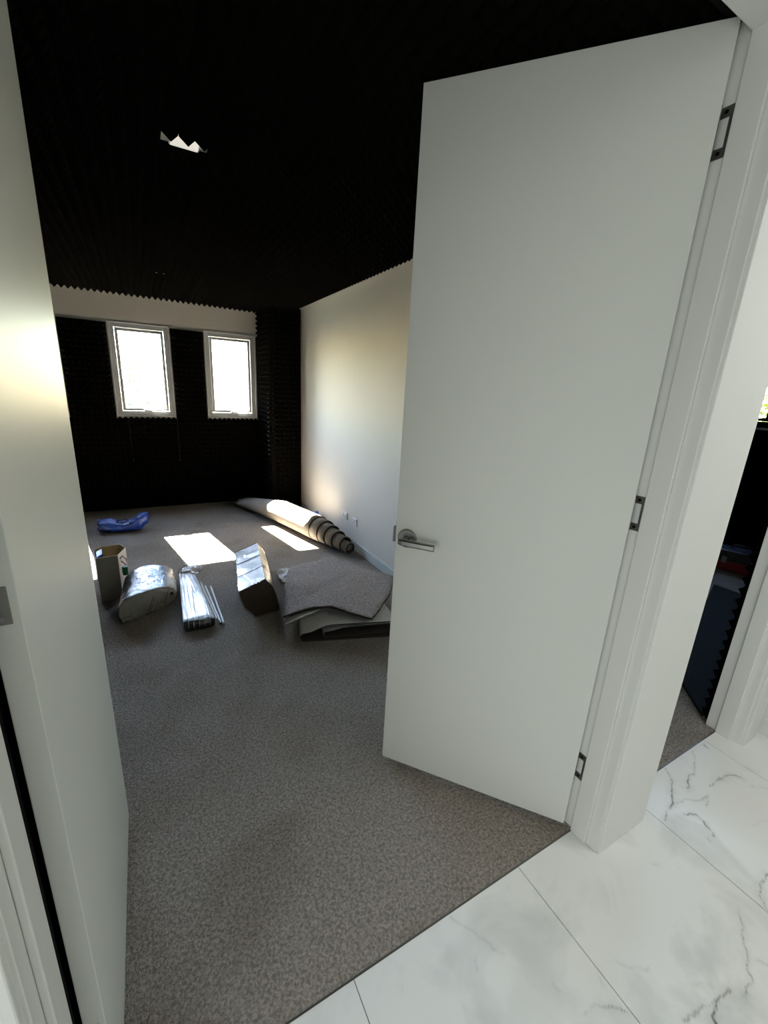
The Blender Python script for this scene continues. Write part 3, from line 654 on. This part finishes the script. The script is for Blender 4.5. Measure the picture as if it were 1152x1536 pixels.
t = link('tissue_wrap', world_mb(MB().loft([[(-1.606, 2.64, .10), (-1.575, 2.70, .10), (-1.59, 2.80, .10), (-1.622, 2.77, .10)], [(-1.612, 2.63, .315), (-1.578, 2.69, .322), (-1.588, 2.81, .318), (-1.628, 2.77, .312)]]), box), M['bluefoil'], box, .006)

# ------------------------------------------------------------------ wrapped stack of beige sheets
pk = empty('wrapped_pack', (-1.30, 2.50, 0), 'stack of beige sheets wrapped in shiny clear plastic beside the card box', 'package')
dd = Vector((.842, .540, 0)); nn_ = Vector((.540, -.842, 0)); A = Vector((-1.4906, 2.2133, 0)); EX = Vector((.017, .330, 0))
prof = [(.007, .004), (-.010, .055), (-.006, .110), (.020, .158), (.086, .176), (.160, .182), (.243, .172), (.332, .142), (.390, .100), (.420, .055), (.405, .020), (.36, .004), (.27, .004), (.15, .004)]
def pack_rings(scale, nseg=7, y0=0.0, y1=1.0, lift=0.0, amp=.0):
    rings = []
    for i in range(nseg + 1):
        t = y0 + (y1 - y0) * i / nseg; ring = []
        for (u, z) in prof:
            uc, zc_ = .2, .085
            bulge = .045 * (1 - ((u - .2) / .22) ** 2) * (1 - t) * 1.0
            s_ = scale * (1 - .12 * max(0, t - .6) / .4)
            p = A + dd * (uc + (u - uc) * s_) + nn_ * bulge + EX * t
            q = amp * noise.noise(Vector((u * 14, z * 30, t * 9)))
            ring.append((p.x, p.y, max(.003, zc_ + (z - zc_) * s_ * (1 + .35 * t * (1 if z > .02 else 0)) + lift + q)))
        rings.append(ring)
    return rings
mb = MB(); mb.loft(pack_rings(.96)); link('sheet_stack', world_mb(mb, pk), M['beigefoam'], pk, .004)
mb = MB(); mb.loft(pack_rings(1.0, 14, -.015, 1.06, .002, .010)); link('plastic_wrap', world_mb(mb, pk), M['film'], pk, smooth=True)
mb = MB()   # silvery top sheets seen through the film
top = [(u, z) for u, z in prof if z > .09]
for t0, t1 in ((.02, .98),):
    ra = []
    for t in [t0 + (t1 - t0) * i / 10 for i in range(11)]:
        ra.append([tuple(A + dd * (.2 + (u - .2) * .965) + nn_ * (.045 * (1 - ((u - .2) / .22) ** 2) * (1 - t)) + EX * t + Vector((0, 0, .085 + (z - .085) * .985 * (1 + .35 * t) + .004 * math.sin(t * 37 + u * 22)))) for u, z in top])
    mb.loft(ra, False, False)
link('foil_sheet', world_mb(mb, pk), mat('silver_grey_foil', (0.50, 0.51, 0.54), 0.28, 0.75, bump=.5, bscale=24, bdist=.02), pk, smooth=True)
mb = MB()
for (u, w_) in ((.15, .004), (.165, .003), (.27, .004)):   # printed stripes on the front edge of the stack
    mb.add([tuple(A + dd * (u + du) + nn_ * (.045 * (1 - ((u + du - .2) / .22) ** 2) + .012) + Vector((0, 0, z))) for du, z in ((0, .02), (w_, .02), (w_ + .05, .13), (.05, .13))], [(0, 1, 2, 3)])
link('printed_stripe', world_mb(mb, pk), M['brown'], pk)
mb = MB(); cu, cz = .345, .085
for r1, mi in ((.012, 0),):
    ct = A + dd * cu + nn_ * (.045 * (1 - ((cu - .2) / .22) ** 2) + .012) + Vector((0, 0, cz))
    mb.loft([[tuple(ct + dd * (r1 * math.cos(a)) + Vector((0, 0, r1 * math.sin(a))) + nn_ * o_) for a in [2 * math.pi * j / 16 for j in range(16)]] for o_ in (0, .002)])
link('round_stamp', world_mb(mb, pk), M['handle'], pk)
mb = MB(); mb.loft([[(-1.448 + r_ * math.cos(a), 2.57 + r_ * math.sin(a), z) for a in [2 * math.pi * j / 20 for j in range(20)]] for r_, z in ((.017, .19), (.019, .215), (.019, .248), (.016, .252))])
tag(link('plastic_cap', world_mb(mb, pk), M['green'], pk), 'green plastic cap at the back corner of the pack')

# ------------------------------------------------------------------ bundle of white strips in plastic
bd = empty('strip_bundle', (-1.05, 2.37, 0), 'bundle of white strips sleeved in clear plastic between pack and carton', 'bundle')
for i in range(6):
    for j in range(2):
        f0 = Vector((-1.125 + i * .031, 2.005 - i * .005, .016 + j * .030)); b0 = Vector((-1.100 + i * .019, 2.76 - i * .012, .016 + j * .030))
        mb = MB(); dv = (b0 - f0).normalized(); sv = Vector((dv.y, -dv.x, 0))
        mb.loft([[tuple(p + sv * sx + Vector((0, 0, sz))) for sx, sz in ((-s_, -.012), (s_, -.012), (s_, .010), (s_ * .5, .0125), (-s_ * .5, .0125), (-s_, .010))] for p, s_ in ((f0, .0135), (b0, .009))])
        o = link('strip', world_mb(mb, bd), M['stick'], bd)
        mb = MB(); mb.loft([[tuple(p + sv * sx + Vector((0, 0, sz))) for sx, sz in ((-.0125, -.011), (.0125, -.011), (.0125, .011), (-.0125, .011))] for p in (f0 - dv * .020, f0 + dv * .0008)])
        link('dark_end', world_mb(mb, bd), M['darkend'], o)
mb = MB(); rings = []
for i in range(15):
    t = -.06 + 1.12 * i / 14; p = Vector((-1.048, 1.99, 0)) + Vector((-.004, .74, 0)) * t; hw = (.100 - .036 * t) * (1.0 if 0 <= t <= 1 else .82)
    ring = []
    for j in range(20):
        a = 2 * math.pi * j / 20; q = .006 * noise.noise(Vector((t * 14, math.cos(a) * 3, math.sin(a) * 3)))
        ring.append((p.x + (hw + q) * math.copysign(abs(math.cos(a)) ** .5, math.cos(a)), p.y + q, max(.001, .033 + (.034 + q) * math.copysign(abs(math.sin(a)) ** .6, math.sin(a)))))
    rings.append(ring)
mb.loft(rings); link('plastic_sleeve', world_mb(mb, bd), M['film_streak'], bd, smooth=True)
mb = MB(); rings = []
for i in range(9):
    t = i / 8; ring = []
    for j in range(18):
        a = 2 * math.pi * j / 18; q = .016 * noise.noise(Vector((t * 6, math.cos(a) * 2.5, math.sin(a) * 2.5 + 4)))
        ring.append((-1.045 + .05 * t + (.045 + .045 * math.sin(t * 2.6) + q) * math.cos(a), 2.745 + .17 * t + q, max(.002, .042 + (.034 + .012 * t + q) * math.sin(a))))
    rings.append(ring)
mb.loft(rings); link('film_tail', world_mb(mb, bd), M['film'], bd, smooth=True)
rods = [((-.922, 1.958), (-.944, 2.56), 'middle'), ((-.905, 1.963), (-.908, 2.535), 'outermost'), ((-.938, 2.03), (-.968, 2.634), 'innermost')]
for (fx, fy), (bx_, by_), wrd in rods:
    r = empty('loose_strip', (fx, fy, 0), {'middle': 'loose white strip on the carpet, middle of the three beside the bundle', 'outermost': 'loose white strip on the carpet, the one farthest from the bundle', 'innermost': 'loose white strip lying right against the plastic bundle'}[wrd], 'strip', group='loose white strips')
    dv = Vector((bx_ - fx, by_ - fy, 0)); L_ = dv.length; dv.normalize(); sv = Vector((dv.y, -dv.x, 0))
    rg = lambda s: [tuple(dv * s + sv * sx + Vector((0, 0, sz))) for sx, sz in ((-.0065, .001), (.0065, .001), (.0065, .013), (.003, .016), (-.003, .016), (-.0065, .013))]
    mb = MB(); mb.loft([rg(.03), rg(L_)]); link('strip_body', mb, M['stick'], r)
    mb = MB(); mb.loft([rg(0), rg(.0295)]); link('strip_end', mb, M['darkend'] if wrd == 'middle' else M['stick'], r)

# ------------------------------------------------------------------ carton, wrapped in plastic
ct = empty('carton', (-.60, 2.33, 0), 'long brown carton with a silver wrapped top in the middle of the room', 'carton')
A2 = Vector((-.700, 1.970, 0)); d2_ = Vector((.983, .185, 0)); E2 = Vector((.106, .682, 0))
pc = [(.0, .0), (.168, .0), (.176, .020), (.158, .110), (.131, .193), (.075, .262), (.018, .245), (-.103, .218), (-.098, .176), (-.068, .087)]
def carton_ring(t, s=1.0, bul=0.0, idx=None):
    r = []
    for (u, z) in pc:
        q = A2 + d2_ * (.04 + (u - .04) * s) + E2 * t
        r.append((q.x, q.y, max(.001, .125 + (z - .125) * s)))
    return r
mb = MB(); mb.loft([carton_ring(0), carton_ring(1)]); link('carton_body', world_mb(mb, ct), M['brown'], ct, .004)
def skin(i0, i1, off, m_, nm, t0, t1, parent=ct, wob=.0):
    mb = MB(); ra = []
    for k in range(9):
        t = t0 + (t1 - t0) * k / 8
        base = carton_ring(t, 1 + off)
        ra.append([base[i] for i in range(i0, i1 + 1)])
    o_ = [[(p[0], p[1], p[2] + wob * noise.noise(Vector(p) * 22)) for p in r] for r in ra]
    inn = [[(p[0] + (A2.x + .04 + .106 * .5 - p[0]) * .02, p[1], p[2] - .004) for p in r] for r in o_]
    mb.loft(o_, False, False); mb.loft(inn, False, False)
    return link(nm, world_mb(mb, ct), m_, parent, smooth=False)
foil = mat('silver_wrap', (0.60, 0.60, 0.60), 0.30, 0.45, bump=.2, bscale=8, bdist=.02)
skin(5, 7, .02, foil, 'silver_wrap', .0, 1.01, wob=.006)
skin(3, 5, .016, mat('wrapped_kraft_side', (0.42, 0.30, 0.20), 0.3, 0.0, bump=.4, bscale=20, coat=.6), 'kraft_side', .0, 1.0)
for t in (.30, .62): # dark straps across the top
    skin(4, 8, .045, M['brown'], 'strap', t, t + .014)
mb = MB(); mb.loft([carton_ring(t, 1.045 + .012 * math.sin(t * 17)) for t in [(-.03 + 1.06 * i / 12) for i in range(13)]]); link('plastic_wrap', world_mb(mb, ct), M['film_smooth'], ct, smooth=False)

# ------------------------------------------------------------------ carpet offcuts
def sheet_mesh(outline, nx, height, th, m_top, m_bot):
    """grid clipped to a convex-ish outline; height(x, y) gives the top"""
    pass
def poly_sheet(outline, hfun, th, div=14):
    """fan-subdivided solid sheet following hfun; outline = plan polygon, counter-clockwise"""
    cx = sum(p[0] for p in outline) / len(outline); cy = sum(p[1] for p in outline) / len(outline)
    pts = []
    for a, b_ in zip(outline, outline[1:] + outline[:1]):
        for k in range(6): pts.append((a[0] + (b_[0] - a[0]) * k / 6, a[1] + (b_[1] - a[1]) * k / 6))
    n_ = len(pts); mb = MB(); rings_t = []; rings_b = []
    for i in range(div):
        s = 1 - i / div
        rt = []
        for (x, y) in pts:
            X, Y = cx + (x - cx) * s, cy + (y - cy) * s
            if i == 0: X += .006 * noise.noise(Vector((X * 30, Y * 30, 1))); Y += .006 * noise.noise(Vector((X * 30, Y * 30, 5)))
            rt.append((X, Y, hfun(X, Y)))
        rings_t.append(rt); rings_b.append([(x, y, max(.001, z - th)) for x, y, z in rt])
    mb.loft(rings_t, False, True, 0)
    o = len(mb.v); mb.v.append((cx, cy, hfun(cx, cy))); base = o - n_
    for j in range(n_): mb.f.append((base + j, base + (j + 1) % n_, o)); mb.mi.append(0)
    b0 = len(mb.v); mb.loft(rings_b, False, True, 1)
    o2 = len(mb.v); mb.v.append((cx, cy, max(.001, hfun(cx, cy) - th))); base = o2 - n_
    for j in range(n_): mb.f.append((base + (j + 1) % n_, base + j, o2)); mb.mi.append(1)
    for j in range(n_): mb.f.append((j, b0 + j, b0 + (j + 1) % n_, (j + 1) % n_)); mb.mi.append(1)
    return mb
H0 = lambda x, y: .166 + .03 * math.exp(-((x + .10) ** 2 + (y - 1.95) ** 2) / .10) + .010 * noise.noise(Vector((x * 4, y * 4, 2))) + .009 * math.exp(-((x * .55 + y - 1.86) / .025) ** 2) - .007 * math.exp(-((x * -.5 + y - 1.98) / .03) ** 2) + .006 * math.sin((x * .7 + y) * 16) * math.exp(-((y - 1.9) ** 2) / .05) - .05 * max(0, -.42 - x) / .18
top_outline = [(-.585, 1.700), (-.41, 1.640), (-.30, 1.600), (-.225, 1.510), (-.121, 1.381), (-.06, 1.43), (.147, 1.62), (.300, 1.83), (.155, 2.05), (.10, 2.24), (.035, 2.34), (-.068, 2.385), (-.286, 2.133), (-.451, 1.96)]
oc = empty('carpet_offcut', (-.15, 1.9, 0), 'pointed grey carpet offcut draped on top of the pile by the right door', 'carpet offcut')
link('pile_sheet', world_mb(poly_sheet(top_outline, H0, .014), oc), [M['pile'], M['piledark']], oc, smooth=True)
oc2 = empty('carpet_offcut', (-.12, 2.0, 0), 'second grey carpet offcut showing under the left edge of the pointed top one', 'carpet offcut')
H1 = lambda x, y: H0(x, y) - .022 - .025 * max(0, y - 2.0)
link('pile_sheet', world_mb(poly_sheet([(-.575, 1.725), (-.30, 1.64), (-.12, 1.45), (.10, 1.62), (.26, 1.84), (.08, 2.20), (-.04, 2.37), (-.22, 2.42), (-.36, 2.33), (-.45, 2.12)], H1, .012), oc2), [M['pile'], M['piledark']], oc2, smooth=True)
oc3 = empty('carpet_offcut', (-.1, 1.75, 0), 'lower carpet offcut with a pale edge poking out at the front left of the pile', 'carpet offcut')
H2 = lambda x, y: max(.03, H1(x, y) - .022)
link('pile_sheet', world_mb(poly_sheet([(-.578, 1.675), (-.41, 1.655), (-.33, 1.69), (-.10, 1.62), (.09, 1.68), (.22, 1.84), (.02, 2.10), (-.22, 2.22), (-.42, 2.02)], H2, .010), oc3), [M['greyback'], M['greyback']], oc3, smooth=True)
# folded piece with its grey backing outside: a U-bend whose mouth faces the doors
fo = empty('folded_carpet', (-.3, 1.75, 0), 'folded carpet piece showing pale grey backing under the offcut pile', 'carpet offcut')
def fold(x_l, x_r, yf0, yf1, yb_, r_, z0, th, rise, run):
    path = []
    for k in range(15):
        x = x_r - (x_r - x_l - r_) * k / 14; t = min(1, max(0, (x - x_l - r_) / run)); path.append((x, 2 * r_ + z0 + rise * t * t * (3 - 2 * t)))
    for k in range(1, 12):
        a = math.pi / 2 + math.pi * k / 12; path.append((x_l + r_ + r_ * math.cos(a), z0 + r_ + r_ * math.sin(a)))
    for k in range(9): path.append((x_l + r_ + (x_r - x_l - r_) * k / 8, z0))
    def nrm(i):
        a = Vector(path[max(0, i - 1)]); b_ = Vector(path[min(len(path) - 1, i + 1)]); t_ = (b_ - a).normalized(); return Vector((-t_.y, t_.x))
    def row(s, off):
        r = []
        for i, (x, z) in enumerate(path):
            n2 = nrm(i); y = yf0 + (yf1 - yf0) * (x - x_l) / (x_r - x_l); y += (yb_ - y) * s
            zz = z0 + (z - z0) * (1 - .25 * s)
            r.append((x + .07 * s + n2.x * off, y, max(.001, zz + n2.y * off)))
        return r
    S = (0, .2, .4, .6, .8, 1); mb = MB()
    R = [row(q, 0) for q in S]; I = [row(q, th) for q in S]
    mb.loft(R, False, False, 0); mb.loft(I, False, False, 1); mb.loft([R[0], I[0]], False, False, 1); mb.loft([R[-1], I[-1]], False, False, 1)
    return mb
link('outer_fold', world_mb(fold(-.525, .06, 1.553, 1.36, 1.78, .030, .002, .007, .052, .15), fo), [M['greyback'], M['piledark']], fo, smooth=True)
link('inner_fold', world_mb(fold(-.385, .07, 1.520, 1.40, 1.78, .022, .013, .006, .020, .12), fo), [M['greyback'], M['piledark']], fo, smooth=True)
# crumpled paper behind the offcuts
def crumple(name, pts, label, h, seed):
    r = empty(name, (pts[0][0], pts[0][1], 0), label, 'paper'); mb = poly_sheet(pts, lambda x, y: .012 + h * abs(noise.noise(Vector((x * 11 + seed, y * 11, 3)))) , .002, 6)
    link('paper_sheet', world_mb(mb, r), M['paper'], r); return r
crumple('paper_scrap', [(-.40, 2.40), (-.33, 2.36), (-.27, 2.44), (-.24, 2.62), (-.33, 2.64), (-.39, 2.56)], 'white paper scrap between the carton and the carpet offcuts', .06, 1)
crumple('paper_scrap', [(-.04, 2.42), (.06, 2.40), (.13, 2.34), (.16, 2.40), (.02, 2.50), (-.06, 2.49)], 'white paper scrap behind the far tip of the carpet offcuts', .04, 4)

# ------------------------------------------------------------------ second room, seen through the narrow doorway
X2 = 4.2
struct('floor_second', MB().box((XR + 0.1, 0.0, -0.05), (X2, 4.0, 0)), M['carpet'], 'grey carpet of the second room beyond the narrow doorway', 'floor')
struct('wall_far', wall_with_holes('x', X2, X2 + .16, -0.1, 4.1, 0, 2.62, [(1.18, 2.58, 1.36, 2.1)]), M['hallwall'], 'far wall of the second room behind black foam', 'wall')
wall_far = bpy.data.objects['wall_far']
struct('wall_north', MB().box((XR + 0.1, 4.0, 0), (X2 + .16, 4.1, 2.62)), M['hallwall'], 'back wall of the second room', 'wall')
struct('ceiling_second', MB().box((XR + .1, 0.045, 2.5), (X2 + .16, 4.1, 2.62)), M['hallwall'], 'ceiling of the second room', 'ceiling')
make_window('window_4', (X2, 1.18, 0), (0, 1, 0), (-1, 0, 0), 1.40, 1.36, 2.10, 'dark framed window of the second room with garden greenery outside', dark=True)
portal((X2 + .165, 1.88, 1.73), (0, 1.88, 1.73), 1.40, .74)
foam(wall_far, (X2, 0.05, 0.002), (0, 1, 0), (0, 0, 1), (-1, 0, 0), 3.9, 1.33)
foam(wall_far, (X2, 0.05, 1.332), (0, 1, 0), (0, 0, 1), (-1, 0, 0), 1.10, 1.1)
foam(wall_far, (X2, 2.60, 1.332), (0, 1, 0), (0, 0, 1), (-1, 0, 0), 1.35, 1.1)
link('foam_edge', MB().box((LX - .12, .045, .002), (LX - .001, .118, 2.30)), M['foam'], wall_front)  # added block filling the sight line so the hinge gap stays black
foam(wall_front, (LX - .122, 0.045, 0.002), (-1, 0, 0), (0, 0, 1), (0, 1, 0), 1.4, 2.3)
foam(wall_front, (1.11, 0.045, 0.002), (1, 0, 0), (0, 0, 1), (0, 1, 0), 3.0, 2.3)
foam(bpy.data.objects['wall_right'], (XR + .1, 3.9, 0.002), (0, -1, 0), (0, 0, 1), (1, 0, 0), 3.7, 2.3)
ns = empty('foam_sheet', (2.0, .45, 0), 'dark navy sheet lying flat on the carpet beyond the narrow doorway', 'sheet')
mb = MB(); mb.prism([(1.10, .075), (1.55, .15), (3.05, .60), (3.05, .88), (1.434, .376), (1.293, .275)], .001, .02); link('sheet_body', world_mb(mb, ns), M['navy'], ns, .004)  # far end stretched over the carpet, standing in for its shade
tb = empty('toolbox', (3.70, .97, 0), 'black and red tool case on the floor of the second room', 'toolbox', -1.25)
mb = MB(); mb.box((-.20, -.11, .10), (.20, .11, .21)); link('case_lid', mb, M['darkend'], tb, .012)
mb = MB(); mb.box((-.19, -.105, .005), (.19, .105, .11)); link('case_body', mb, M['red'], tb, .012)
mb = MB(); mb.tube([(-.08, 0, .205), (-.07, 0, .25), (.07, 0, .25), (.08, 0, .205)], .012, 10); link('carry_handle', mb, M['darkend'], tb, smooth=True)
for s in (-1, 1):
    mb = MB(); mb.box((s * .11 - .02, -.122, .085), (s * .11 + .02, -.108, .145)); link('latch', mb, M['steel'], tb, .003)
mb = MB(); mb.box((-.15, -.08, .208), (.15, .08, .214)); link('lid_inlay', mb, mat('blue_grey_inlay', (.06, .075, .14), .4), tb, .002)

# ------------------------------------------------------------------ garden outside
struct('ground', MB().box((-40, 5.6, -3.2), (60, 60, -3.0)), M['ground'], 'garden ground outside the windows', 'ground')
def tree(name, loc, h, rad, nleaf, seed, label):
    rnd = random.Random(seed); r = empty(name, loc, label, 'tree', group='garden trees')
    mb = MB(); mb.tube([(0, 0, 0), (.1, .05, h * .35), (0, .1, h * .7), (.05, 0, h * .92)], [.16, .12, .07, .02], 8)
    for k in range(6):
        a = k * 1.1; z = h * (.35 + .09 * k); mb.tube([(0, 0, z), (math.cos(a) * rad * .5, math.sin(a) * rad * .5, z + .5), (math.cos(a) * rad * .85, math.sin(a) * rad * .85, z + .7)], [.05, .03, .01], 6)
    link('trunk', mb, M['bark'], r)
    v = []; fc = []
    for k in range(nleaf):
        while True:
            p = Vector((rnd.uniform(-1, 1), rnd.uniform(-1, 1), rnd.uniform(-1, 1)))
            if p.length < 1: break
        c = Vector((p.x * rad, p.y * rad, h * .66 + p.z * h * .36)) + noise.noise_vector(p * 3 + Vector((seed, 0, 0))) * .5
        a = Vector((rnd.uniform(-1, 1), rnd.uniform(-1, 1), rnd.uniform(-.6, .6))).normalized(); b_ = a.cross(Vector((rnd.uniform(-1, 1), rnd.uniform(-1, 1), 1))).normalized()
        s = rnd.uniform(.07, .15); o = len(v)
        v += [tuple(c - a * s), tuple(c + b_ * s * .4), tuple(c + a * s), tuple(c - b_ * s * .4)]; fc.append((o, o + 1, o + 2, o + 3))
    mb = MB(); mb.add(v, fc); fo_ = link('foliage', mb, M['leaf' if seed == 1 else 'leaf_bright'], r, recalc=False); fo_['kind'] = 'stuff'
tree('garden_tree', (-2.5, 17.0, -3.0), 6.0, 2.4, 5200, 1, 'leafy tree seen faintly through the left of the two windows')
tree('garden_tree', (12.5, 4.9, -3.0), 6.4, 2.4, 5200, 5, 'yellow-green tree outside the window of the second room')
